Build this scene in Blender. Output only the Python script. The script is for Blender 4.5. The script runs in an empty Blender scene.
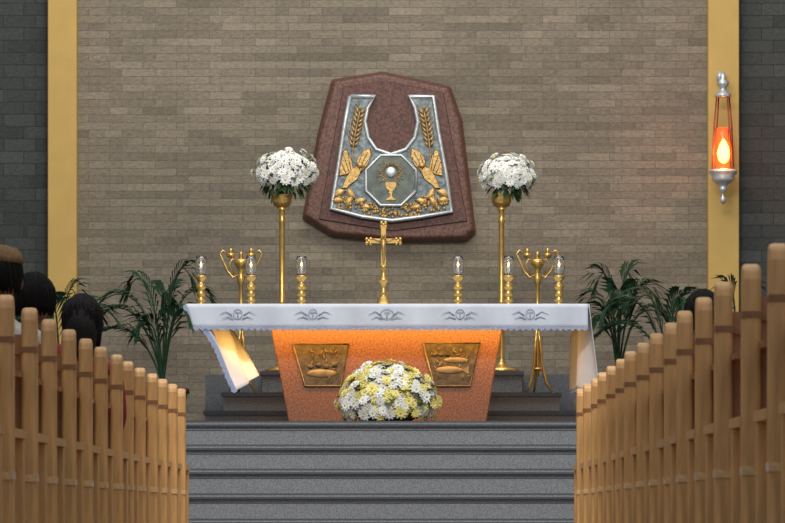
import bpy, math, random
from mathutils import Vector, Matrix
R = random.Random(7)
sc = bpy.context.scene
try:
    sc.view_settings.view_transform = 'Standard'
except Exception: pass
F = 3825.0; CX = 0.19; CZ = 0.36
def sX(px, d): return (px-412.0)*d/F + CX      # survey: metres from measured bearings at distance d
def sZ(py, d): return (514.0-py)*d/F + CZ

# ---------------------------------------------------------------- materials
def new_mat(name):
    m = bpy.data.materials.new(name); m.use_nodes = True
    nt = m.node_tree; b = nt.nodes['Principled BSDF']
    return m, nt, b
def srgb(r,g,b):
    f=lambda c:(c/255/12.92 if c/255<=0.04045 else ((c/255+0.055)/1.055)**2.4)
    return (f(r),f(g),f(b),1)
def mat(name, col, rough=0.5, metal=0.0, var=0.15, scale=20, bump=0.0, emit=None, es=0, trans=0, stretch=(1,1,1), detail=4, spec=.5, lo=.3, hi=.7):
    m, nt, b = new_mat(name)
    b.inputs['Roughness'].default_value = rough
    b.inputs['Metallic'].default_value = metal
    b.inputs['Specular IOR Level'].default_value = spec
    tc = nt.nodes.new('ShaderNodeTexCoord'); mp = nt.nodes.new('ShaderNodeMapping')
    mp.inputs['Scale'].default_value = stretch
    nt.links.new(tc.outputs['Object'], mp.inputs['Vector'])
    n = nt.nodes.new('ShaderNodeTexNoise'); n.inputs['Scale'].default_value = scale; n.inputs['Detail'].default_value = detail
    nt.links.new(mp.outputs['Vector'], n.inputs['Vector'])
    r = nt.nodes.new('ShaderNodeValToRGB')
    r.color_ramp.elements[0].position = lo; r.color_ramp.elements[1].position = hi
    r.color_ramp.elements[0].color = tuple(c*(1-var) for c in col[:3])+(1,)
    r.color_ramp.elements[1].color = tuple(min(1,c*(1+var)) for c in col[:3])+(1,)
    nt.links.new(n.outputs['Fac'], r.inputs['Fac']); nt.links.new(r.outputs['Color'], b.inputs['Base Color'])
    if bump:
        bp = nt.nodes.new('ShaderNodeBump'); bp.inputs['Strength'].default_value = bump; bp.inputs['Distance'].default_value=0.01
        nt.links.new(n.outputs['Fac'], bp.inputs['Height']); nt.links.new(bp.outputs['Normal'], b.inputs['Normal'])
    if emit:
        b.inputs['Emission Color'].default_value = emit; b.inputs['Emission Strength'].default_value = es
    if trans: b.inputs['Transmission Weight'].default_value = trans
    return m
def brick_mat(name, c1, c2, mortar, bw, rh, msize=0.004):
    m, nt, b = new_mat(name); b.inputs['Roughness'].default_value = 0.85
    L = nt.links.new; N = nt.nodes.new
    tc = N('ShaderNodeTexCoord'); sp = N('ShaderNodeSeparateXYZ'); cb = N('ShaderNodeCombineXYZ')
    L(tc.outputs['Object'], sp.inputs[0]); L(sp.outputs['X'], cb.inputs['X']); L(sp.outputs['Z'], cb.inputs['Y'])
    def bk(w, off, ca, cbb):
        k = N('ShaderNodeTexBrick'); k.inputs['Scale'].default_value = 1
        k.inputs['Brick Width'].default_value = w; k.inputs['Row Height'].default_value = rh
        k.inputs['Mortar Size'].default_value = msize; k.inputs['Mortar Smooth'].default_value = 0.6
        k.inputs['Color1'].default_value = ca; k.inputs['Color2'].default_value = cbb
        k.inputs['Mortar'].default_value = mortar; k.offset = off; k.inputs['Bias'].default_value = 0
        L(cb.outputs[0], k.inputs['Vector']); return k
    def mul(a,bb):
        mx = N('ShaderNodeMix'); mx.data_type='RGBA'; mx.blend_type='MULTIPLY'; mx.inputs['Factor'].default_value=1
        L(a, mx.inputs[6]); L(bb, mx.inputs[7]); return mx.outputs[2]
    def noise(sc_, st, lo, hi, ca, cbb, det=8, ro=.8):
        n = N('ShaderNodeTexNoise'); n.inputs['Scale'].default_value = sc_; n.inputs['Detail'].default_value=det; n.inputs['Roughness'].default_value=ro
        mp = N('ShaderNodeMapping'); mp.inputs['Scale'].default_value=st; L(tc.outputs['Object'], mp.inputs['Vector']); L(mp.outputs[0], n.inputs['Vector'])
        rp = N('ShaderNodeValToRGB'); rp.color_ramp.elements[0].position=lo; rp.color_ramp.elements[1].position=hi
        rp.color_ramp.elements[0].color=ca; rp.color_ramp.elements[1].color=cbb
        L(n.outputs['Fac'], rp.inputs['Fac']); return n, rp.outputs['Color']
    k = bk(bw, 0.37, c1, c2)
    k2 = bk(bw*1.7, 0.61, (0.86,0.86,0.86,1), (1.13,1.12,1.10,1)); k2.inputs['Mortar'].default_value=(0.97,0.97,0.97,1)
    n, c = noise(24,(1,1,2.2),.36,.66,(.66,.66,.65,1),(1.3,1.29,1.26,1))
    n2, c2_ = noise(.7,(1,1,1.3),.3,.7,(.9,.9,.91,1),(1.08,1.07,1.06,1),3,.5)
    out = mul(mul(mul(k.outputs['Color'], k2.outputs['Color']), c), c2_)
    L(out, b.inputs['Base Color'])
    bp = N('ShaderNodeBump'); bp.inputs['Strength'].default_value=.25; bp.inputs['Distance'].default_value=.005
    ad = N('ShaderNodeMath'); ad.operation='SUBTRACT'; L(n.outputs['Fac'], ad.inputs[0]); L(k.outputs['Fac'], ad.inputs[1])
    L(ad.outputs[0], bp.inputs['Height']); L(bp.outputs[0], b.inputs['Normal'])
    return m

M = {}
M['brick'] = brick_mat('stone_brick_beige', srgb(127,118,103), srgb(147,137,121), srgb(106,99,87), 0.27, 0.062, .003)
M['brick_dark'] = brick_mat('stone_brick_dark', srgb(60,64,63), srgb(73,77,76), srgb(47,50,51), 0.26, 0.10, .005)
M['yellow'] = mat('yellow_paint', srgb(204,168,92), .6, 0, .05, 6)
M['granite'] = mat('grey_granite', srgb(138,140,143), .5, 0, .3, 130, lo=.38, hi=.62)
M['granite_dark'] = mat('dark_granite', srgb(86,89,95), .4, 0, .28, 130, lo=.38, hi=.62)
M['floor'] = mat('terrazzo', srgb(150,140,125), .3, 0, .12, 60)
M['plaster'] = mat('plaster', srgb(190,185,170), .8, 0, .05, 5)
M['redgranite'] = mat('red_granite', srgb(132,88,64), .45, 0, .4, 80, lo=.36, hi=.64)
M['redgranite_d'] = mat('emblem_granite', srgb(108,72,60), .5, 0, .45, 55, .12, lo=.36, hi=.64, detail=6)
M['maroon'] = mat('maroon_stone', srgb(100,64,54), .55, 0, .45, 55, .12, lo=.36, hi=.64, detail=6)
M['cloth'] = mat('white_altar_cloth', srgb(218,224,237), .85, 0, .04, 12)
M['lace'] = mat('lace_trim', srgb(165,176,205), .9, 0, .3, 120)
M['embroid'] = mat('silver_embroidery', srgb(172,178,194), .7, 0, .2, 60)
M['brass'] = mat('polished_brass', srgb(222,182,104), .34, .9, .15, 15)
M['gold'] = mat('gilded_relief', srgb(196,160,100), .45, .75, .3, 40, .3)
M['silver'] = mat('silver_metal', srgb(208,214,216), .4, .6, .15, 25, .2)
M['silver_d'] = mat('silver_plate', srgb(112,122,124), .45, .55, .45, 22, .5)
M['plate'] = mat('octagon_plate', srgb(92,98,90), .4, .5, .35, 14)
M['panelgold'] = mat('bronze_panel', srgb(92,80,62), .6, .4, .4, 30, .5)
M['panelframe'] = mat('bronze_frame', srgb(140,120,86), .55, .5, .25, 25)
M['wood'] = mat('pew_varnished_wood', srgb(204,156,98), .42, 0, .22, 6, 0, stretch=(6,6,.8))
M['wood_d'] = mat('pew_rail_wood', srgb(158,108,62), .45, 0, .2, 6, 0, stretch=(.8,6,6))
M['band'] = mat('brown_band', srgb(138,94,56), .5, 0, .2, 30)
M['tape'] = mat('clear_tape', srgb(218,182,130), .15, 0, .12, 50)
M['white'] = mat('white_petals', srgb(250,250,248), .7, 0, .02, 30)
M['yel'] = mat('yellow_petals', srgb(253,238,150), .7, 0, .05, 30)
M['ctr'] = mat('flower_centers', srgb(222,214,110), .7, 0, .15, 60)
M['leaf'] = mat('bouquet_leaves', srgb(46,84,36), .5, 0, .3, 20)
M['palm'] = mat('palm_leaves', srgb(40,70,46), .6, 0, .4, 12, spec=.25)
M['pot'] = mat('terracotta_pot', srgb(110,66,48), .7, 0, .1, 20)
M['soil'] = mat('soil', srgb(40,30,24), .95, 0, .3, 40)
M['wax'] = mat('candle_wax', srgb(240,235,220), .5, 0, .03, 10)
M['flame'] = mat('candle_flame', srgb(255,200,120), .5, 0, .02, 10, emit=(1,.55,.2,1), es=7)
M['glass'] = mat('clear_glass', (0.95,.97,1,1), .05, 0, .01, 5, trans=.97)
M['redglass'] = mat('ruby_glass', srgb(225,70,30), .2, 0, .05, 5, emit=(1,.13,.02,1), es=1.1)
M['lampflame'] = mat('lamp_flame', srgb(255,220,80), .5, 0, .02, 10, emit=(1,.45,.06,1), es=9)
M['redmetal'] = mat('copper_red_chain', srgb(160,74,50), .4, .5, .1, 15)
M['hair'] = mat('black_hair', srgb(20,16,15), .75, 0, .6, 50, .6, stretch=(5,5,.6), spec=.2)
M['skin'] = mat('skin', srgb(140,95,70), .55, 0, .06, 15)
M['eye'] = mat('eye', srgb(30,22,20), .2, 0, .05, 15)
M['lip'] = mat('lips', srgb(140,75,65), .5, 0, .05, 15)
M['red_shirt'] = mat('red_shirt', srgb(140,40,42), .85, 0, .12, 20)
M['dark_shirt'] = mat('dark_shirt', srgb(44,42,54), .85, 0, .12, 20)
M['white_shirt'] = mat('white_shirt', srgb(190,184,176), .85, 0, .08, 20)
M['trousers'] = mat('trousers', srgb(38,40,52), .85, 0, .1, 20)
M['straw'] = mat('straw_hat', srgb(120,92,58), .85, 0, .3, 80)

# ---------------------------------------------------------------- mesh builder
class Obj:
    def __init__(s, name, loc=(0,0,0), rotz=0):
        s.name=name; s.loc=Vector(loc); s.rotz=rotz; s.parts={}
    def add(s, pn, m, vs, fs, smooth=False):
        p = s.parts.setdefault(pn, dict(v=[], f=[], m=m, sm=[]))
        o = len(p['v']); p['v'] += [tuple(v) for v in vs]
        p['f'] += [tuple(i+o for i in f) for f in fs]; p['sm'] += [smooth]*len(fs)
    def box(s, pn, m, x, y, z):
        vs=[(a,b,c) for c in z for b in y for a in x]
        s.add(pn,m,vs,[(0,2,3,1),(4,5,7,6),(0,1,5,4),(2,6,7,3),(0,4,6,2),(1,3,7,5)])
    def lathe(s, pn, m, prof, c=(0,0,0), seg=16):
        vs=[];fs=[];n=len(prof)
        for r,z in prof:
            for i in range(seg):
                a=2*math.pi*i/seg; vs.append((c[0]+r*math.cos(a), c[1]+r*math.sin(a), c[2]+z))
        for j in range(n-1):
            for i in range(seg):
                k=(i+1)%seg; fs.append((j*seg+i, j*seg+k, (j+1)*seg+k, (j+1)*seg+i))
        fs.append(tuple(range(seg))[::-1]); fs.append(tuple((n-1)*seg+i for i in range(seg)))
        s.add(pn,m,vs,fs,True)
    def tube(s, pn, m, pts, r, seg=8):
        pts=[Vector(p) for p in pts]; n=len(pts); rs = r if isinstance(r,(list,tuple)) else [r]*n
        vs=[];fs=[]; up=None
        for j,p in enumerate(pts):
            t=(pts[min(j+1,n-1)]-pts[max(j-1,0)]).normalized()
            if up is None: up = Vector((0,0,1)) if abs(t.z)<.9 else Vector((1,0,0))
            a=t.cross(up).normalized(); b=a.cross(t).normalized(); up=b
            for i in range(seg):
                w=2*math.pi*i/seg; vs.append(p+a*math.cos(w)*rs[j]+b*math.sin(w)*rs[j])
        for j in range(n-1):
            for i in range(seg):
                k=(i+1)%seg; fs.append((j*seg+i,(j+1)*seg+i,(j+1)*seg+k,j*seg+k))
        fs.append(tuple(range(seg))); fs.append(tuple((n-1)*seg+i for i in range(seg))[::-1])
        s.add(pn,m,vs,fs,True)
    def ball(s, pn, m, c, r, seg=10, rings=7, f=None):
        if not isinstance(r,(tuple,list)): r=(r,r,r)
        vs=[];fs=[]
        for j in range(rings+1):
            ph=math.pi*j/rings
            for i in range(seg):
                a=2*math.pi*i/seg
                d=Vector((math.sin(ph)*math.cos(a),math.sin(ph)*math.sin(a),math.cos(ph)))
                v=Vector((d.x*r[0],d.y*r[1],d.z*r[2]))
                if f: v=f(d,v)
                vs.append(v+Vector(c))
        for j in range(rings):
            for i in range(seg):
                k=(i+1)%seg; fs.append((j*seg+i,(j+1)*seg+i,(j+1)*seg+k,j*seg+k))
        s.add(pn,m,vs,fs,True)
    def prism(s, pn, m, poly, y0, y1, shrink=1.0):
        n=len(poly); cx=sum(p[0] for p in poly)/n; cz=sum(p[1] for p in poly)/n
        vs=[(cx+(x-cx)*shrink,y0,cz+(z-cz)*shrink) for x,z in poly]+[(x,y1,z) for x,z in poly]
        fs=[tuple(range(n)), tuple(range(n,2*n))[::-1]]
        fs+=[(i,n+i,n+(i+1)%n,(i+1)%n) for i in range(n)]
        s.add(pn,m,vs,fs)
    def grid(s, pn, m, fn, nu, nv, smooth=True):
        vs=[fn(i/nu,j/nv) for j in range(nv+1) for i in range(nu+1)]
        fs=[(j*(nu+1)+i, j*(nu+1)+i+1, (j+1)*(nu+1)+i+1, (j+1)*(nu+1)+i) for j in range(nv) for i in range(nu)]
        s.add(pn,m,vs,fs,smooth)
    def mk(s, nm, p):
        me=bpy.data.meshes.new(nm); me.from_pydata(p['v'],[],p['f'])
        me.polygons.foreach_set('use_smooth', p['sm']); me.materials.append(p['m']); me.update()
        return me
    def done(s, bevel=None, solid=None):
        bevel=bevel or {}; solid=solid or {}
        s.kids=[]
        if len(s.parts)==1:
            pn,p=list(s.parts.items())[0]
            o=bpy.data.objects.new(s.name, s.mk(s.name,p)); sc.collection.objects.link(o)
            o.location=s.loc; o.rotation_euler.z=s.rotz; root=o; s._mods(o,pn,bevel,solid)
        else:
            root=bpy.data.objects.new(s.name,None); root.empty_display_size=.1; sc.collection.objects.link(root)
            root.location=s.loc; root.rotation_euler.z=s.rotz
            for pn,p in s.parts.items():
                o=bpy.data.objects.new(pn, s.mk(pn,p)); sc.collection.objects.link(o); o.parent=root
                s._mods(o,pn,bevel,solid); s.kids.append(o)
        s.root=root
        return root
    def _mods(s,o,pn,bevel,solid):
        if pn in solid:
            k=o.modifiers.new('solid','SOLIDIFY'); k.thickness=solid[pn]; k.offset=0
        if pn in bevel:
            k=o.modifiers.new('bevel','BEVEL'); k.width=bevel[pn]; k.segments=3
def clone(root, loc, rotz=0):
    e=bpy.data.objects.new(root.name.split('.')[0], None); sc.collection.objects.link(e); e.empty_display_size=.1
    e.location=loc; e.rotation_euler.z=rotz
    for c in root.children:
        o=bpy.data.objects.new(c.name.split('.')[0], c.data); sc.collection.objects.link(o); o.parent=e
        for md in c.modifiers:
            k=o.modifiers.new(md.name, md.type)
            if md.type=='BEVEL': k.width=md.width; k.segments=md.segments
    return e

# ---------------------------------------------------------------- room shell
NP=0.99
def simple(name,m,x,y,z,bev=0):
    o=Obj(name); o.box(name,m,x,y,z); return o.done(bevel={name:bev} if bev else None)
simple('floor',M['floor'],(-7,7),(-1,31),(-.2,0))
WL=-2.75; WL2=-2.516; WR=2.58; WR2=2.83
def wall(name,m,x0,x1):
    simple(name,m,(x0,x1),(31,31.3),(0,8))
wall('wall_back',M['brick'],WL2-.02,WR+.02)
wall('wall_back_left',M['brick_dark'],-7,WL2-.02)
wall('wall_back_right',M['brick_dark'],WR+.02,7)
simple('wall_left',M['plaster'],(-7.3,-7),(-1,31.3),(0,8))
simple('wall_right',M['plaster'],(7,7.3),(-1,31.3),(0,8))
simple('trim_1',M['yellow'],(WL,WL2),(30.86,31),(NP,8),.01)
simple('trim_2',M['yellow'],(WR,WR2),(30.86,31),(NP,8),.01)

YB=30.995
st=Obj('sanctuary_steps')
for k in range(6):
    z=0.165*(k+1); d=24.40+0.30*k
    st.box('risers',M['granite'],(-6.9,6.9),(d+.025,YB),(z-.165,z-.036))
    st.box('treads',M['granite_dark'],(-6.9,6.9),(d,d+.5 if k<5 else YB),(z-.036,z))
    st.box('nosing_grooves',M['granite'],(-6.9,6.9),(d-.0015,d+.004),(z-.024,z-.012))
    st.box('riser_lines',M['granite_dark'],(-6.9,6.9),(d+.022,d+.034),(z-.066,z-.060))
st.done()
YB=30.98
ped=Obj('reredos_platform')
def ps(x0,x1,d,zb,zt,rm='granite'):
    ped.box('risers',M[rm],(x0,x1),(d+.02,YB),(zb,zt-.03))
    ped.box('treads',M['granite_dark'],(x0-.015,x1+.015),(d,YB),(zt-.03,zt))
ps(-1.32,1.40,27.95,NP,1.115)
ps(-1.194,1.273,28.05,1.115,1.253)
ps(-.928,1.01,28.5,1.253,1.426)
ped.box('side_block',M['granite_dark'],(-1.38,1.42),(29.05,YB),(NP,1.42))
ped.done()

# ---------------------------------------------------------------- emblem on wall
DE=30.85
emx,emz=sX(390,DE),sZ(155,DE)
def ep(pts): return [(sX(a,DE)-emx, sZ(b,DE)-emz) for a,b in pts]
em=Obj('wheat_and_chalice_wall_emblem',(emx,30.995,emz))
slab=ep([(331,77),(383,69),(451,84),(463,118),(477,232),(468,241),(392,242),(330,236),(301,218),(317,130)])[::-1]
em.prism('granite_slab',M['redgranite_d'],slab,-.14,0,.95)
inner=ep([(343,86),(386,80),(444,92),(468,222),(392,232),(318,220)])[::-1]
em.prism('granite_panel',M['maroon'],inner,-.155,-.13,.98)
U=ep([(350,97),(375,97),(368,108),(365,122),(368,138),(376,150),(391,155),(406,150),(415,138),(418,122),(415,108),(409,97),(433,97),(438,130),(446,175),(452,212),(422,217),(392,221),(362,217),(331,209),(338,170),(344,130)])
em.prism('silver_back',M['silver_d'],U[::-1],-.19,-.15)
Y=-.195
em.tube('silver_border',M['silver'],[(x,Y,z) for x,z in U+[U[0]]],.017,8)
oc=[(391+27*math.cos(math.radians(22.5+45*i)),181+27*math.sin(math.radians(22.5+45*i))) for i in range(8)]
O=ep(oc); em.prism('octagon',M['plate'],O,-.215,-.18); em.tube('octagon_rim',M['silver'],[(x,-.215,z) for x,z in O+[O[0]]],.013)
def flat(fn_part,m,pts2,y0=-.225,th=.02):
    em.prism(fn_part,m,pts2,y0-.004,y0+th)
cx,cz=ep([(391,201)])[0]
prof=[(.04,0),(.036,.010),(.010,.025),(.008,.055),(.016,.062),(.010,.072),(.028,.088),(.040,.11),(.045,.145)]
flat('chalice',M['gold'],[(cx+a,cz+b) for a,b in prof]+[(cx-a,cz+b) for a,b in prof[::-1]])
hx,hz=ep([(391,173)])[0]
em.ball('host',M['silver'],(hx,-.226,hz),(.042,.008,.042),14,8)
for i in range(28):
    a=2*math.pi*(i+.5)/28
    if -math.pi*.66<(a-2*math.pi if a>math.pi else a)<-math.pi*.34: continue
    r1=.052; r2=.125 if i%2 else .10
    if math.sin(a)>0: r2*=.9
    em.tube('sunburst_rays',M['gold'],[(hx+r1*math.cos(a),-.219,hz+r1*math.sin(a)),(hx+r2*math.cos(a),-.217,hz+r2*math.sin(a))],[.006,.002],5)
def wheat(base,top,bend):
    b=Vector((*ep([base])[0],)); t=Vector((*ep([top])[0],)); P=[]
    for i in range(15):
        u=i/14; q=b.lerp(t,u); P.append(Vector((q.x+bend*math.sin(u*math.pi),Y-.006,q.y)))
    em.tube('wheat_stalks',M['gold'],P,.006,6)
    for i in range(7,15):
        dd=(P[i]-P[i-1]).normalized(); sd=Vector((dd.z,0,-dd.x))
        for sg in (-1,1):
            c=P[i]+sd*sg*.02; ax=(dd*.036+sd*sg*.02)
            em.tube('wheat_grains',M['gold'],[c-ax*.6,c,c+ax],[.004,.012,.002],6)
            em.tube('wheat_awns',M['gold'],[c+ax*.8,c+ax*2.0+dd*.03],[.003,.001],4)
    em.tube('wheat_grains',M['gold'],[P[-1],P[-1]+Vector((0,0,.03)),P[-1]+Vector((0,0,.06))],[.004,.012,.002],6)
wheat((351,178),(360,112),-.015); wheat((431,178),(424,112),.015)
def lens(cpx,ang,L,W,part='leaves',mm='gold',curve=.12,hgt=.014):
    x,z=ep([cpx])[0]; a=math.radians(ang); dx=Vector((math.cos(a),0,math.sin(a))); n=Vector((-dx.z,0,dx.x)); c=Vector((x,Y-.006,z))
    vs=[]
    for i in range(9):
        u=i/8-.5; w=W*math.cos(u*math.pi)**.8*.5 if abs(u)<.5 else 0
        q=c+dx*L*u+n*curve*L*(1-4*u*u)
        vs+= [q+n*w, q+Vector((0,-hgt,0)), q-n*w]
    fs=[]
    for i in range(8):
        fs+=[(3*i,3*i+1,3*i+4,3*i+3),(3*i+1,3*i+2,3*i+5,3*i+4)]
    em.add(part,M[mm],vs,fs,True)
for sx in (1,-1):
    f=lambda p:((p[0] if sx==1 else 782-p[0]),p[1])
    g=lambda a:(a if sx==1 else 180-a)
    cv=.12*sx
    # dove: fan tail, body, head with beak, two raised wings with feather ridges
    polys=[[(339,178),(340,164),(344,150),(347,149),(351,158),(354,170),(348,176)],
           [(354,172),(357,158),(364,150),(371,148),(372,156),(368,166),(361,174)],
           [(341,190),(346,178),(352,168),(359,166),(362,171),(358,180),(350,186),(346,190)]]
    for kx,pl_ in enumerate(polys):
        q=ep([f(p) for p in pl_]); 
        em.prism('doves',M['gold'],q if sx==-1 else q[::-1],Y-.016-.006*(kx==2),Y+.01,.86)
    c0=ep([f((360,166))])[0]; em.ball('doves',M['gold'],(c0[0],Y-.02,c0[1]),(.03,.014,.026),10,6)
    c1=ep([f((366,168))])[0]; em.tube('doves',M['gold'],[(c0[0],Y-.02,c0[1]),(c1[0],Y-.018,c1[1])],[.012,.002],6)
    for a0,a1 in [((349,172),(343,154)),((351,171),(348,154)),((346,174),(341,162)),((359,170),(368,153)),((361,172),(370,158)),((357,168),(362,155))]:
        q=ep([f(a0),f(a1)]); em.tube('wing_feathers',M['silver_d'],[(q[0][0],Y-.018,q[0][1]),(q[1][0],Y-.018,q[1][1])],.003,4)
    for p,a,L,W in [((340,195),30,.12,.06),((352,194),120,.11,.06),((338,202),0,.11,.05),((350,203),60,.11,.06),((361,203),20,.11,.05),((366,209),-10,.10,.05)]:
        lens(f(p),g(a),L,W,'vine_leaves',curve=cv)
rr=random.Random(3)
for i in range(170):
    px=rr.uniform(337,447); py=rr.uniform(201,215)+(2.5 if abs(px-391)<30 else -4)
    x,z=ep([(px,py)])[0]; em.ball('grapes',M['gold'],(x,Y-.004,z),(.014,.010,.014),7,5)
em.done(bevel={'granite_slab':.02})

# ---------------------------------------------------------------- altar
DA=26.70; TZ=1.812
al=Obj('altar_table',(0.015,27.2,NP))
ax=0.015; ay=27.2
al.box('table_slab',M['redgranite'],(-1.37,1.37),(-.45,.5),(TZ-.11-NP,TZ-NP))
xt0,xt1=sX(270,27.0)-ax,sX(503,27.0)-ax; xb0,xb1=sX(289,27.0)-ax,sX(486,27.0)-ax
ht=TZ-.11-NP
al.add('tapered_base',M['redgranite'],[(xb0,-.2,0),(xb1,-.2,0),(xb1,.25,0),(xb0,.25,0),(xt0,-.2,ht),(xt1,-.2,ht),(xt1,.35,ht),(xt0,.35,ht)],
       [(0,3,2,1),(4,5,6,7),(0,1,5,4),(1,2,6,5),(2,3,7,6),(3,0,4,7)])
def panel(q,kind):
    P=[(sX(a,27.0)-ax, sZ(b,27.0)-NP) for a,b in q]
    al.prism('relief_panel',M['panelgold'],P[::-1],-.212,-.2)
    al.tube('panel_frame',M['panelframe'],[(x,-.212,z) for x,z in P+[P[0]]],.007,6)
    cx=sum(p[0] for p in P)/4; cz=sum(p[1] for p in P)/4
    yy=-.212
    if kind:
        al.ball('relief_figure',M['panelframe'],(cx-.02,yy,cz-.04),(.10,.008,.028),16,8)
        al.prism('relief_figure',M['panelframe'],[(cx+.07,cz-.04),(cx+.12,cz-.07),(cx+.12,cz-.01)],yy-.005,yy+.004)
        al.ball('relief_figure',M['panelframe'],(cx+.03,yy,cz+.03),(.09,.008,.022),16,8)
        for i in range(3): al.ball('relief_loaves',M['panelgold'],(cx-.12+.045*i,yy,cz+.07),(.022,.012,.016),10,6)
    else:
        al.ball('relief_figure',M['panelframe'],(cx,yy,cz-.06),(.11,.008,.03),16,8)
        for i in range(4): al.ball('relief_loaves',M['panelgold'],(cx-.08+.055*i,yy,cz-.01+.01*(i%2)),(.026,.012,.02),10,6)
    rr2=random.Random(kind)
    for i in range(22):
        x=cx+rr2.uniform(-.15,.15); z_=cz+rr2.uniform(-.09,.11); a=rr2.uniform(0,3.14)
        al.tube('relief_rays',M['panelframe'],[(x-.02*math.cos(a),yy,z_-.02*math.sin(a)),(x,yy-.002,z_),(x+.02*math.cos(a),yy,z_+.02*math.sin(a))],[.002,.005,.002],5)
panel([(293,344),(349,344),(341,386),(305,386)],0); panel([(423,343),(480,343),(470,386),(434,386)],1)
al.done(bevel={'table_slab':.01,'tapered_base':.01})

cl=Obj('altar_cloth',(0.015,27.2,TZ+.004))
XL,XR=sX(186,DA)-ax,sX(588,DA)-ax
cl.grid('top',M['cloth'],lambda u,v:(XL+(XR-XL)*u,-.5+1.05*v,.010+.002*math.sin(u*40)*math.sin(v*9)),60,10)
drop=.175
def front(u,v):
    w=.008*math.sin(u*58)+.006*math.sin(u*23+1)
    zb=-(drop-.02)
    return (XL+(XR-XL)*(u) + v*(.05*(1-u)), -.5-.004-w*v, .010+ (zb-.010)*v)
cl.grid('front_drop',M['cloth'],front,160,6)
n=64; vs=[];fs=[]
for i in range(n*4+1):
    u=i/(n*4); x,y,z=front(u,1); s=abs(math.sin(u*n*math.pi))
    vs+=[(x,y-.002,z+.008),(x,y-.003,z-.006-.016*s)]
for i in range(n*4): fs.append((2*i,2*i+1,2*i+3,2*i+2))
cl.add('lace_hem',M['lace'],vs,fs,True)
def lf(u,v):
    x0=XL+.375*v+.02*math.sin(v*5); z0=.010-.61*v
    x1=XL+.25*min(1,v*4)+.23*v; z1=.0-.49*v
    f=.022*math.sin(u*11+v*3)
    return (x0+(x1-x0)*u+f, -.5+.9*u*(1-.75*v)-.02*v, z0+(z1-z0)*u+f*.4)
cl.grid('left_drop',M['cloth'],lf,24,24)
vs=[];fs=[]
for i in range(33):
    v=i/32; x,y,z=lf(0,v); s=abs(math.sin(v*14*math.pi)); vs+=[(x,y-.004,z),(x-.022-.01*s,y-.004,z-.014-.008*s)]
for i in range(32): fs.append((2*i,2*i+1,2*i+3,2*i+2))
cl.add('lace_hem_left',M['lace'],vs,fs)
def rf(u,v):
    f=.035*math.sin(u*13+.6)*(.3+v)
    return (XR+.05*v - .10*(1-abs(2*u-1))*v*.6 + f -.10*u*(v>0)*min(1,v*3), -.5+1.0*u*(1-.1*v), .010-(.575+.02*math.sin(u*9))*v)
cl.grid('right_drop',M['cloth'],rf,40,20)
vs=[];fs=[]
for i in range(81):
    u=i/80; x,y,z=rf(u,1); s=abs(math.sin(u*20*math.pi)); vs+=[(x,y,z+.01),(x,y,z-.01-.015*s)]
for i in range(80): fs.append((2*i,2*i+1,2*i+3,2*i+2))
cl.add('lace_hem_right',M['lace'],vs,fs)
for px in (238,313,387,460,530):
    cx=sX(px,DA)-ax; yy=-.520; zz=-.06
    rad=.045 if px==387 else .03
    cl.tube('embroidery',M['embroid'],[(cx+rad*math.cos(a),yy,zz+.035*math.sin(a)) for a in [i*math.pi/6 for i in range(13)]],.003,5)
    for sg in (-1,1):
        cl.tube('embroidery',M['embroid'],[(cx+sg*.04,yy,zz-.01),(cx+sg*.08,yy,zz+.018),(cx+sg*.13,yy,zz-.005)],[.005,.004,.001],5)
        cl.tube('embroidery',M['embroid'],[(cx+sg*.03,yy,zz-.035),(cx+sg*.07,yy,zz-.02),(cx+sg*.11,yy,zz-.035)],[.004,.004,.001],5)
    cl.tube('embroidery',M['embroid'],[(cx,yy,zz-.03),(cx,yy,zz+.03)],.003,5)
    cl.tube('embroidery',M['embroid'],[(cx-.02,yy,zz+.01),(cx+.02,yy,zz+.01)],.003,5)
cl.done(solid={'front_drop':.004,'left_drop':.004,'right_drop':.004,'top':.004})
CT=TZ+.020

D=27.2
cr=Obj('standing_crucifix',(sX(383.5,D),D,CT))
cr.lathe('stand',M['brass'],[(.062,0),(.066,.012),(.05,.025),(.046,.05),(.03,.07),(.022,.09),(.03,.10),(.018,.115),(.018,.16),(.034,.185),(.036,.195),(.018,.215),(.016,.27),(.026,.285),(.014,.30)],(0,0,0),20)
cr.box('cross',M['brass'],(-.017,.017),(-.01,.01),(.29,.575))
cr.box('cross',M['brass'],(-.10,.10),(-.01,.01),(.453,.487))
for c in [(-.105,.469),(.105,.469),(0,.585)]:
    for dx,dz in [(0,0),(.014,.014),(-.014,.014),(.014,-.014),(-.014,-.014)]:
        cr.ball('trefoil_ends',M['brass'],(c[0]+dx,0,c[1]+dz),.014,8,6)
cr.tube('corpus',M['gold'],[(0,-.018,.49),(0,-.022,.45),(0,-.024,.41),(.003,-.03,.37),(0,-.02,.315)],[.008,.019,.014,.013,.006],8)
cr.ball('corpus',M['gold'],(0,-.026,.505),.013,8,6)
for sg in (-1,1): cr.tube('corpus',M['gold'],[(sg*.008,-.02,.463),(sg*.045,-.016,.475),(sg*.085,-.013,.486)],[.009,.006,.004],6)
cr.done()

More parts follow.
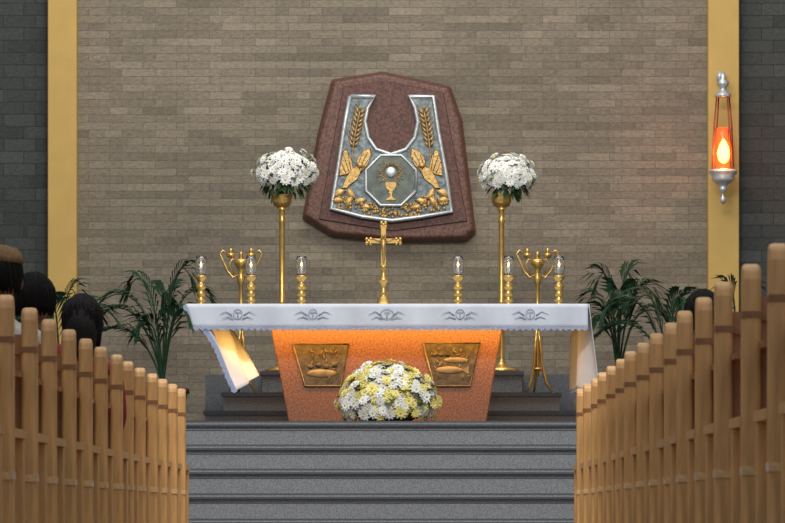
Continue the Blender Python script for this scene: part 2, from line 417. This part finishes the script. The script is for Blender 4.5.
def candlestick(px,d=27.2):
    c=Obj('altar_candlestick',(sX(px,d),d,CT))
    c.lathe('brass_stem',M['brass'],[(.036,0),(.038,.012),(.026,.03),(.034,.045),(.034,.055),(.018,.07),(.03,.085),(.032,.10),(.02,.115),(.034,.135),(.036,.15),(.022,.165),(.018,.18),(.03,.195),(.042,.21),(.044,.222),(.03,.222)],(0,0,0),16)
    c.lathe('candle',M['wax'],[(.011,.22),(.011,.285),(.003,.288)],(0,0,0),10)
    c.lathe('flame',M['flame'],[(.002,.288),(.008,.297),(.006,.309),(.001,.322)],(0,0,0),8)
    c.lathe('glass_cup',M['glass'],[(.026,.222),(.034,.240),(.040,.265),(.042,.295),(.038,.325),(.036,.36),(.0345,.36),(.0365,.325),(.0405,.295),(.0385,.265),(.033,.242),(.02,.226)],(0,0,0),14)
    c.done()
for px in (201,251,301.5,458,508.5,559): candlestick(px)

# flower stands
def add_flower(o,c,n,size,mm,part):
    n=n.normalized(); a=n.orthogonal().normalized(); b=n.cross(a)
    K=10; th0=R.random()*6
    vs=[];fs=[]
    for ring,(rl,up,kk) in enumerate([(1,.12,K),(.66,.34,7)]):
        for i in range(kk):
            th=th0+ring*.4+2*math.pi*i/kk; dr=a*math.cos(th)+b*math.sin(th); sd=n.cross(dr); q=len(vs)
            vs+=[c+n*size*.12*ring, c+dr*size*rl*.6+sd*size*.24+n*size*up*.8, c+dr*size*rl+n*size*up*.7, c+dr*size*rl*.6-sd*size*.24+n*size*up*.8]
            fs.append((q,q+1,q+2,q+3))
    o.add(part,mm,vs,fs,False)
    o.ball('flower_centers',M['ctr'],c+n*size*.25,size*.17,6,4)
def add_leaf(o,c,dr,L,W):
    dr=dr.normalized(); sd=dr.cross(Vector((0,0,1)))
    if sd.length<.1: sd=Vector((1,0,0))
    sd.normalize(); nn=sd.cross(dr)
    vs=[c,c+dr*L*.5+sd*W,c+dr*L*.5-nn*W*.3,c+dr*L*.5-sd*W,c+dr*L-Vector((0,0,L*.25))]
    o.add('leaves',M['leaf'],vs,[(0,1,2),(0,2,3),(1,4,2),(2,4,3)],False)
def bouquet(o,c,r,nf,size,yfrac=0,bottom=-.35,leafn=60,lz=(-.9,.6)):
    c=Vector(c)
    o.ball('leaf_core',M['leaf'],c,(r[0]*.72,r[1]*.72,r[2]*.72),14,9,(lambda dn,v: Vector((v.x,v.y,max(v.z,-.42*r[2])))))
    g=math.pi*(3-5**.5)
    for i in range(nf):
        z=1-(i+.5)/nf*(1-bottom); rad=math.sqrt(max(0,1-z*z)); th=i*g
        dd=Vector((rad*math.cos(th),rad*math.sin(th),z))
        j=.86+.22*R.random()
        p=c+Vector((dd.x*r[0]*j,dd.y*r[1]*j,dd.z*r[2]*j))
        y=R.random()<yfrac
        add_flower(o,p,dd+Vector((R.uniform(-.3,.3),R.uniform(-.3,.3),R.uniform(-.3,.3))),size*R.uniform(.8,1.15),M['yel'] if y else M['white'],'yellow_flowers' if y else 'white_flowers')
    for i in range(leafn):
        z=R.uniform(*lz); rad=math.sqrt(1-z*z); th=R.random()*6.283
        dd=Vector((rad*math.cos(th),rad*math.sin(th),z)); p=c+Vector((dd.x*r[0],dd.y*r[1],dd.z*r[2]))*.75
        add_leaf(o,p,dd+Vector((0,0,-.2 if lz[0]<-.5 else .1)),r[0]*R.uniform(.3,.5),r[0]*.09)
def flower_stand(px,d,bpx,bpy_,rpx):
    x=sX(px,d); base=1.427
    o=Obj('flower_stand',(x,d,base)); H=sZ(208,d)-base
    o.lathe('pole',M['brass'],[(.13,0),(.135,.015),(.06,.04),(.025,.07),(.022,.10),(.021,.5),(.032,.52),(.021,.54),(.021,H-.12),(.03,H-.10),(.022,H-.08),(.022,H-.02),(.04,H)],(0,0,0),16)
    o.lathe('bowl',M['brass'],[(.03,H),(.06,H+.015),(.075,H+.05),(.07,H+.09),(.085,H+.10),(.07,H+.10)],(0,0,0),18)
    bx=sX(bpx,d)-x; bz=sZ(bpy_,d)-base
    rw=rpx/F*d
    bouquet(o,(bx,0,bz),(rw,rw,rw*.8),100,.044,0,-.45,90)
    for i in range(18):
        a=R.random()*6.283; zz=R.uniform(-.1,.9); dd=Vector((math.cos(a)*math.sqrt(1-zz*zz),math.sin(a)*.6,zz))
        p=Vector((bx,0,bz))+Vector((dd.x*rw,dd.y*rw,dd.z*rw*.8))*1.18
        o.tube('sprig_stems',M['leaf'],[Vector((bx,0,bz))+dd*rw*.6,p],.003,4)
        add_flower(o,p,dd,.034,M['white'],'white_flowers')
    o.done()
flower_stand(282,28.75,285,174,29); flower_stand(501.5,28.75,508,177,26)

def candelabrum(px,d):
    x=sX(px,d); base=1.254; H=sZ(264,d)-base
    o=Obj('floor_candelabrum',(x,d,base))
    o.lathe('pole',M['brass'],[(.013,.12),(.015,.2),(.015,.55),(.026,.57),(.026,.60),(.015,.62),(.015,H-.16),(.026,H-.14),(.03,H-.10),(.018,H-.07),(.028,H-.03),(.05,H),(.052,H+.03),(.03,H+.035)],(0,0,0),14)
    for i in range(3):
        a=math.radians(90+120*i+12); c,s_=math.cos(a),math.sin(a)
        o.tube('tripod_legs',M['brass'],[(0,0,.50),(c*.02,s_*.02,.38),(c*.035,s_*.035,.22),(c*.065,s_*.065,.08),(c*.11,s_*.11,.010)],[.010,.011,.011,.011,.010],8)
    o.lathe('ring',M['brass'],[(.02,.16),(.04,.17),(.04,.18),(.02,.19)],(0,0,0),16)
    for sg in (-1,1):
        P=[(sg*.02,0,H-.08),(sg*.06,0,H-.10),(sg*.10,0,H-.05),(sg*.135,0,H+.03),(sg*.155,0,H+.075),(sg*.135,0,H+.10),(sg*.11,0,H+.085)]
        o.tube('arms',M['brass'],P,.008,8)
        o.tube('arms',M['brass'],[(sg*.05,0,H-.095),(sg*.085,0,H+.0),(sg*.065,0,H+.04),(sg*.04,0,H+.02)],.006,6)
        o.lathe('drip_cups',M['brass'],[(.006,0),(.026,.01),(.036,.035),(.03,.038)],(sg*.075,0,H+.04),14)
        o.lathe('candle_sockets',M['brass'],[(.014,0),(.014,.04),(.011,.045)],(sg*.075,0,H+.07),10)
    o.lathe('candle_sockets',M['brass'],[(.014,0),(.014,.05),(.011,.055)],(0,0,H+.035),10)
    o.done()
candelabrum(241,28.25); candelabrum(537.5,28.25)

fa=Obj('chrysanthemum_arrangement',(sX(388,26.27),26.27,NP+.002))
fa.lathe('basket',M['pot'],[(.15,0),(.2,.03),(.22,.10),(.2,.10)],(0,0,0),20)
bouquet(fa,(0,0,.125),(.33,.25,.275),340,.046,.40,-.33,50,(-.05,.8))
fa.done()

# ---------------------------------------------------------------- palms
def palm(px,d,zcrown,fronds,base=NP):
    x=sX(px,d); o=Obj('potted_palm',(x,d,base+.002))
    o.lathe('pot',M['pot'],[(.13,0),(.19,.30),(.205,.30),(.205,.34),(.18,.34),(.17,.30)],(0,0,0),20)
    o.lathe('soil',M['soil'],[(.168,.28),(.168,.305)],(0,0,0),16)
    zc=zcrown-base
    for (dx,dy,h,L) in fronds:
        P=[]; n=24
        for i in range(n+1):
            u=i/n
            P.append(Vector((dx*L*u**1.5, dy*L*u**1.5, .3+(zc-.3)*min(1,u*2.2)*.5+ h*math.sin(u*math.pi*.64)- .10*u*u)))
        o.tube('stems',M['palm'],P,[.009*(1-.8*i/n)+.001 for i in range(n+1)],5)
        for i in range(7,n+1):
            t=(P[i]-P[i-1]).normalized(); sd=t.cross(Vector((0,0,1)))
            if sd.length<.1: sd=Vector((0,1,0))
            sd.normalize(); u=i/n; ll=.32*math.sin(max(.15,(1.10-u))*2.2)
            for sg in (-1,1):
                    b=P[i]
                    dr=(t*1.0+sd*sg*.62+Vector((0,0,R.uniform(-.1,.1)))).normalized(); e=b+dr*ll+Vector((0,0,-ll*.42)); mdl=b+dr*ll*.5+Vector((0,0,-ll*.04))
                    wv=t.cross(dr).cross(dr).normalized()*.014
                    o.add('leaflets',M['palm'],[b,mdl+wv,e,mdl-wv],[(0,1,2,3)])
    o.done()
palm(163,29.6,1.5,[(-.85,-.1,.72,.62),(-.5,.2,.85,.6),(.4,-.1,.92,.6),(.8,.1,.75,.5),(-.95,-.3,.45,.65),(.1,.3,.75,.3),(.5,-.5,.6,.5),(-.4,-.3,.5,.5),(-.8,.2,.62,.75)])
palm(60,29.4,1.5,[(-.6,0,.7,.5),(.3,.1,.75,.45),(.9,-.1,.6,.5),(-.2,-.5,.65,.4),(.6,.4,.65,.5),(-.9,.2,.5,.5)])
palm(618,29.6,1.5,[(-.45,-.1,.88,.4),(.25,.1,.90,.45),(.6,-.2,.78,.5),(-.7,.1,.70,.4),(-.4,-.5,.6,.4),(.8,.1,.6,.5),(0,-.4,.75,.3)])
palm(668,29.2,1.45,[(-.85,-.1,.68,.6),(-.6,.2,.72,.45),(.7,0,.66,.5),(.3,-.3,.7,.4),(.4,.3,.65,.5),(-.95,.1,.5,.6),(.9,-.2,.5,.6)])
palm(738,29.9,1.5,[(-.3,-.1,.8,.35),(.4,0,.8,.35),(.8,.2,.6,.4),(-.8,-.2,.6,.45)])

# ---------------------------------------------------------------- sanctuary lamp
d=30.6; lx=sX(723,d); lz=sZ(155,d); k=d/F
sl=Obj('sanctuary_lamp',(lx,d,lz))
z=lambda py:(155-py)*k
sl.tube('wall_bracket',M['silver'],[(0,.255,z(74)),(0,.12,z(72)),(0,0,z(76))],.010,8)
sl.lathe('wall_rose',M['silver'],[(.03,-.04),(.04,0),(.03,.04)],(0,.215,z(74)),12)
sl.lathe('canopy',M['silver'],[(.07,z(97)),(.062,z(94)),(.03,z(91)),(.022,z(88)),(.045,z(85)),(.045,z(82)),(.02,z(79)),(.028,z(77)),(.01,z(72))],(0,0,0),16)
for i in range(4):
    a=math.radians(30+90*i); c,s_=math.cos(a),math.sin(a)
    sl.tube('chains',M['redmetal'],[(c*.06,s_*.06,z(96)),(c*.085,s_*.085,z(125)),(c*.095,s_*.095,z(150)),(c*.105,s_*.105,z(173))],.007,6)
    sl.tube('chains',M['redmetal'],[(c*.085,s_*.085,z(125)),(c*.07,s_*.07,z(132)),(c*.075,s_*.075,z(140)),(c*.095,s_*.095,z(150))],.004,6)
sl.lathe('bowl',M['silver'],[(.008,z(204)),(.02,z(201)),(.02,z(198)),(.008,z(196)),(.012,z(193)),(.03,z(191)),(.034,z(188)),(.024,z(186)),(.06,z(183)),(.095,z(179)),(.085,z(177)),(.112,z(173)),(.115,z(170)),(.09,z(170)),(.05,z(173))],(0,0,0),20)
sl.lathe('ruby_glass',M['redglass'],[(.04,z(173)),(.058,z(168)),(.070,z(158)),(.066,z(146)),(.055,z(136)),(.050,z(128)),(.045,z(128)),(.052,z(140)),(.03,z(168))],(0,0,0),16)
sl.lathe('flame',M['lampflame'],[(.01,z(165)),(.042,z(161)),(.052,z(154)),(.040,z(147)),(.018,z(141)),(.002,z(135))],(0,-.045,0),12)
sl.done()

# ---------------------------------------------------------------- pews
def make_pew():
    o=Obj('church_pew',(0,0,0))
    Lg=3.0
    for x0 in (0,Lg-.056):
        pr=[(-.045,0),(.045,0),(.04,.45),(.024,1.05),(.016,1.082),(-.010,1.10),(-.040,1.082),(-.050,1.05),(-.045,.45)]
        vs=[(x0,y,z_) for y,z_ in pr]+[(x0+.056,y,z_) for y,z_ in pr]; n=len(pr)
        fs=[tuple(range(n))[::-1],tuple(range(n,2*n))]+[(i,(i+1)%n,n+(i+1)%n,n+i) for i in range(n)]
        o.add('end_posts',M['wood'],vs,fs)
        o.box('front_legs',M['wood'],(x0+.004,x0+.05),(.36,.42),(0,.62))
        o.box('arm_rests',M['wood'],(x0,x0+.054),(.0,.44),(.62,.65))
        o.box('bands',M['band'],(x0-.001,x0+.057),(-.051,.031),(.935,.955))
        o.box('label_tape',M['tape'],(x0-.001,x0+.057),(-.048,.043),(.475,.50))
    o.box('seat',M['wood_d'],(.05,Lg-.05),(.0,.42),(.42,.45))
    o.box('back_rails',M['wood_d'],(.05,Lg-.05),(-.028,.005),(.93,1.0))
    o.box('back_panel',M['wood_d'],(.05,Lg-.05),(-.015,.003),(.50,.94))
    o.box('back_rails',M['wood_d'],(.05,Lg-.05),(-.026,.01),(.47,.55))
    o.box('book_rest',M['wood_d'],(.05,Lg-.05),(-.17,-.03),(.845,.865))
    o.box('kneeler',M['wood_d'],(.08,Lg-.08),(-.30,-.16),(.16,.20))
    for xx in (.2,Lg/2,Lg-.2): o.box('kneeler_legs',M['wood_d'],(xx,xx+.04),(-.26,-.04),(0,.16))
    for xx in (Lg*.33,Lg*.66): o.box('seat_supports',M['wood_d'],(xx,xx+.04),(.02,.38),(0,.42))
    return o.done(bevel={'end_posts':.014,'front_legs':.005,'seat':.005})
pw=make_pew()
right_d=[22.45-.86*i for i in range(16)]; left_d=[22.45-.80*i for i in range(17)]
first=True
rj=random.Random(11)
for dd in right_d:
    jx=rj.uniform(-.008,.008)
    if first: pw.location=(1.155,dd,0); first=False
    else: clone(pw,(1.155+jx,dd,0))
for dd in left_d: clone(pw,(-1.145-3.0+rj.uniform(-.008,.008),dd,0))

# ---------------------------------------------------------------- people
def person(px,d,shirt,hat=False,hairw=1.0,lng=False,htop=1.39):
    x=sX(px,d)
    root=bpy.data.objects.new('seated_person',None); sc.collection.objects.link(root); root.location=(x,d,0); root.empty_display_size=.1
    dz=htop-1.33
    J={'pel':((0,0,.55),.12),'sp':((0,-.01,.74+dz*.5),.11),'ch':((0,-.01,.93+dz),.115),'nb':((0,0,1.035+dz),.065),
       'nk':((0,.01,1.09+dz),.045)}
    E=[('pel','sp'),('sp','ch'),('ch','nb'),('nb','nk')]
    for s_,g in (('l',-1),('r',1)):
        J['sh'+s_]=((g*.15,-.005,.985+dz),.056); J['el'+s_]=((g*.175,.06,.75+dz),.04); J['wr'+s_]=((g*.11,.27,.66),.026)
        E+=[('ch','sh'+s_),('sh'+s_,'el'+s_),('el'+s_,'wr'+s_)]
    def skin(name,J,E,rootn,m):
        ks=list(J); me=bpy.data.meshes.new(name); me.from_pydata([J[k][0] for k in ks],[(ks.index(a),ks.index(b)) for a,b in E],[])
        ob=bpy.data.objects.new(name,me); sc.collection.objects.link(ob); ob.parent=root
        ob.modifiers.new('skin','SKIN')
        for i,k in enumerate(ks):
            sv=me.skin_vertices[0].data[i]; sv.radius=(J[k][1],J[k][1]*.85); sv.use_root=(k==rootn)
        ss=ob.modifiers.new('sub','SUBSURF'); ss.levels=2; ss.render_levels=2
        me.materials.append(m)
        return ob
    skin('torso_and_sleeves',J,E,'pel',shirt)
    J2={'p':((0,0,.555),.12)}; E2=[]
    for s_,g in (('l',-1),('r',1)):
        J2['h'+s_]=((g*.09,.06,.545),.085); J2['k'+s_]=((g*.11,.40,.53),.06); J2['a'+s_]=((g*.11,.38,.11),.04); J2['t'+s_]=((g*.12,.50,.045),.035)
        E2+=[('p','h'+s_),('h'+s_,'k'+s_),('k'+s_,'a'+s_),('a'+s_,'t'+s_)]
    skin('trousers',J2,E2,'p',M['trousers'])
    o=Obj('tmp')
    for g in (-1,1):
        w=Vector((g*.11,.27,.655)) 
        o.tube('hands',M['skin'],[w,w+Vector((0,.04,-.005)),w+Vector((0,.085,-.01))],[.024,.034,.03],8)
        for i in range(4):
            b=w+Vector(((i-1.5)*.017,.085,-.01)); l=(.065,.075,.07,.055)[i]
            o.tube('hands',M['skin'],[b,b+Vector((0,l*.5,.002)),b+Vector((0,l,-.018))],[.009,.0085,.007],6)
        b=w+Vector((-g*.025,.03,-.005)); o.tube('hands',M['skin'],[b,b+Vector((-g*.02,.03,0)),b+Vector((-g*.022,.055,-.008))],[.011,.010,.008],6)
    hz=1.205+dz; hc=Vector((0,.02,hz))
    def hf(dn,v):
        v=v.copy()
        if dn.z<0: v.x*=1+.28*dn.z; v.y*=1+.08*dn.z
        if dn.y>.9 and -.35<dn.z<.05: v.y+=.014
        return v
    o.tube('neck',M['skin'],[(0,.0,1.05+dz),(0,.012,1.13+dz)],[.048,.05],12)
    o.ball('head',M['skin'],hc,(.074,.094,.115),24,18,hf)
    o.tube('nose',M['skin'],[hc+Vector((0,.088,.015)),hc+Vector((0,.108,-.02)),hc+Vector((0,.09,-.03))],[.006,.012,.009],8)
    for g in (-1,1):
        o.ball('ears',M['skin'],hc+Vector((g*.080,-.0,-.012)),(.012,.02,.032),10,8)
        o.ball('eyes',M['eye'],hc+Vector((g*.03,.083,.008)),(.012,.008,.007),8,6)
    o.tube('mouth',M['lip'],[hc+Vector((-.022,.077,-.055)),hc+Vector((0,.088,-.053)),hc+Vector((.022,.077,-.055))],[.003,.006,.003],6)
    rh=random.Random(int(px))
    def hairf(dn,v):
        v=v.copy()
        if dn.y>.25 and dn.z<.55: v*= .86
        if dn.z<-.45 and not lng: v*=.88
        if dn.z<0 and not lng: v.x*=1+.12*dn.z
        a=math.atan2(dn.y,dn.x)
        v*=1+.014*math.sin(a*19)+.012*math.sin(a*7+dn.z*9)+rh.uniform(-.008,.008)
        return v
    o.ball('hair',M['hair'],hc+Vector((0,-.012,.012)),(.083*hairw,.096*hairw,.114),72,24,hairf)
    for i in range(150):
        a=rh.uniform(math.pi*1.0,math.pi*2.0); P=[]
        top=rh.uniform(.3,.95); bot=(-1.1 if lng else -.55)+rh.uniform(-.15,.1); w=rh.uniform(.98,1.05)
        for j in range(6):
            q=top+(bot-top)*j/5; rad=math.sqrt(max(.12,1-min(1,abs(q))**2)) if q>0 else (math.sqrt(max(.3,1-(q*.8)**2)) if not lng else max(.75,1+.1*q))
            P.append(hc+Vector((.085*hairw*rad*w*math.cos(a+.12*j*.3),-.012+.098*hairw*rad*w*math.sin(a+.12*j*.3),.012+.114*q)))
        o.tube('hair_strands',M['hair'],P,[.004,.005,.005,.005,.004,.002],4)
    if lng: o.tube('hair',M['hair'],[hc+Vector((0,-.05,.03)),hc+Vector((0,-.07,-.06)),hc+Vector((0,-.085,-.15)),hc+Vector((0,-.09,-.24))],[.07,.076,.068,.03],12)
    if hat:
        o.lathe('cap',M['straw'],[(.090,.055),(.097,.06),(.090,.085),(.068,.115),(.02,.128)],hc+Vector((0,-.01,0)),20)
    for pn,p in o.parts.items():
        ob=bpy.data.objects.new(pn,o.mk(pn,p)); sc.collection.objects.link(ob); ob.parent=root
def seat_d(ds,want): return min(ds,key=lambda q:abs(q+.22-want))+.22
person(-1,seat_d(left_d,15.0),M['white_shirt'],hat=True)
person(34,seat_d(left_d,16.0),M['red_shirt'],hairw=1.03)
person(82,seat_d(left_d,18.2),M['red_shirt'],hairw=1.06,lng=True)
person(703,seat_d(right_d,17.1),M['dark_shirt'])

# ---------------------------------------------------------------- lights
def area(name,loc,rot,sx,sy,e,col):
    l=bpy.data.lights.new(name,'AREA'); l.shape='RECTANGLE'; l.size=sx; l.size_y=sy; l.energy=e; l.color=col
    o=bpy.data.objects.new(name,l); sc.collection.objects.link(o); o.location=loc; o.rotation_euler=rot
area('altar_under_light',(0.015,26.80,1.672),(math.radians(46),0,0),2.1,.06,11,(1,.50,.09)) 
area('sanctuary_ceiling_light',(0,26.5,7.5),(math.radians(32),0,0),6,2.5,210,(1,.93,.83))
area('nave_post_fill',(0,13,7.5),(0,0,0),6,8,200,(1,.92,.80))  # unseen area light added high over the nave to brighten the pew posts
area('altar_front_fill',(0,19,6.4),(math.radians(58),0,0),4,1.0,400,(1,.97,.91))  # unseen front fill, added to brighten the altar and its cloth
pl=bpy.data.lights.new('sanctuary_lamp_glow','POINT'); pl.energy=9; pl.color=(1,.28,.06); pl.shadow_soft_size=.05
po=bpy.data.objects.new('sanctuary_lamp_glow',pl); sc.collection.objects.link(po); po.location=(lx,d-.16,lz)
w=bpy.data.worlds.new('World'); sc.world=w; w.use_nodes=True
w.node_tree.nodes['Background'].inputs[0].default_value=(.66,.75,.90,1); w.node_tree.nodes['Background'].inputs[1].default_value=.66

cam=bpy.data.cameras.new('camera'); co=bpy.data.objects.new('camera',cam); sc.collection.objects.link(co)
co.location=(CX,0,CZ); co.rotation_euler=(math.radians(90),0,0)
cam.sensor_width=36; cam.lens=F/785*36; cam.shift_x=-(412-392.5)/785; cam.shift_y=(514-261.5)/785; cam.clip_end=200
cam.dof.use_dof=True; cam.dof.focus_distance=27.5; cam.dof.aperture_fstop=16
sc.camera=co
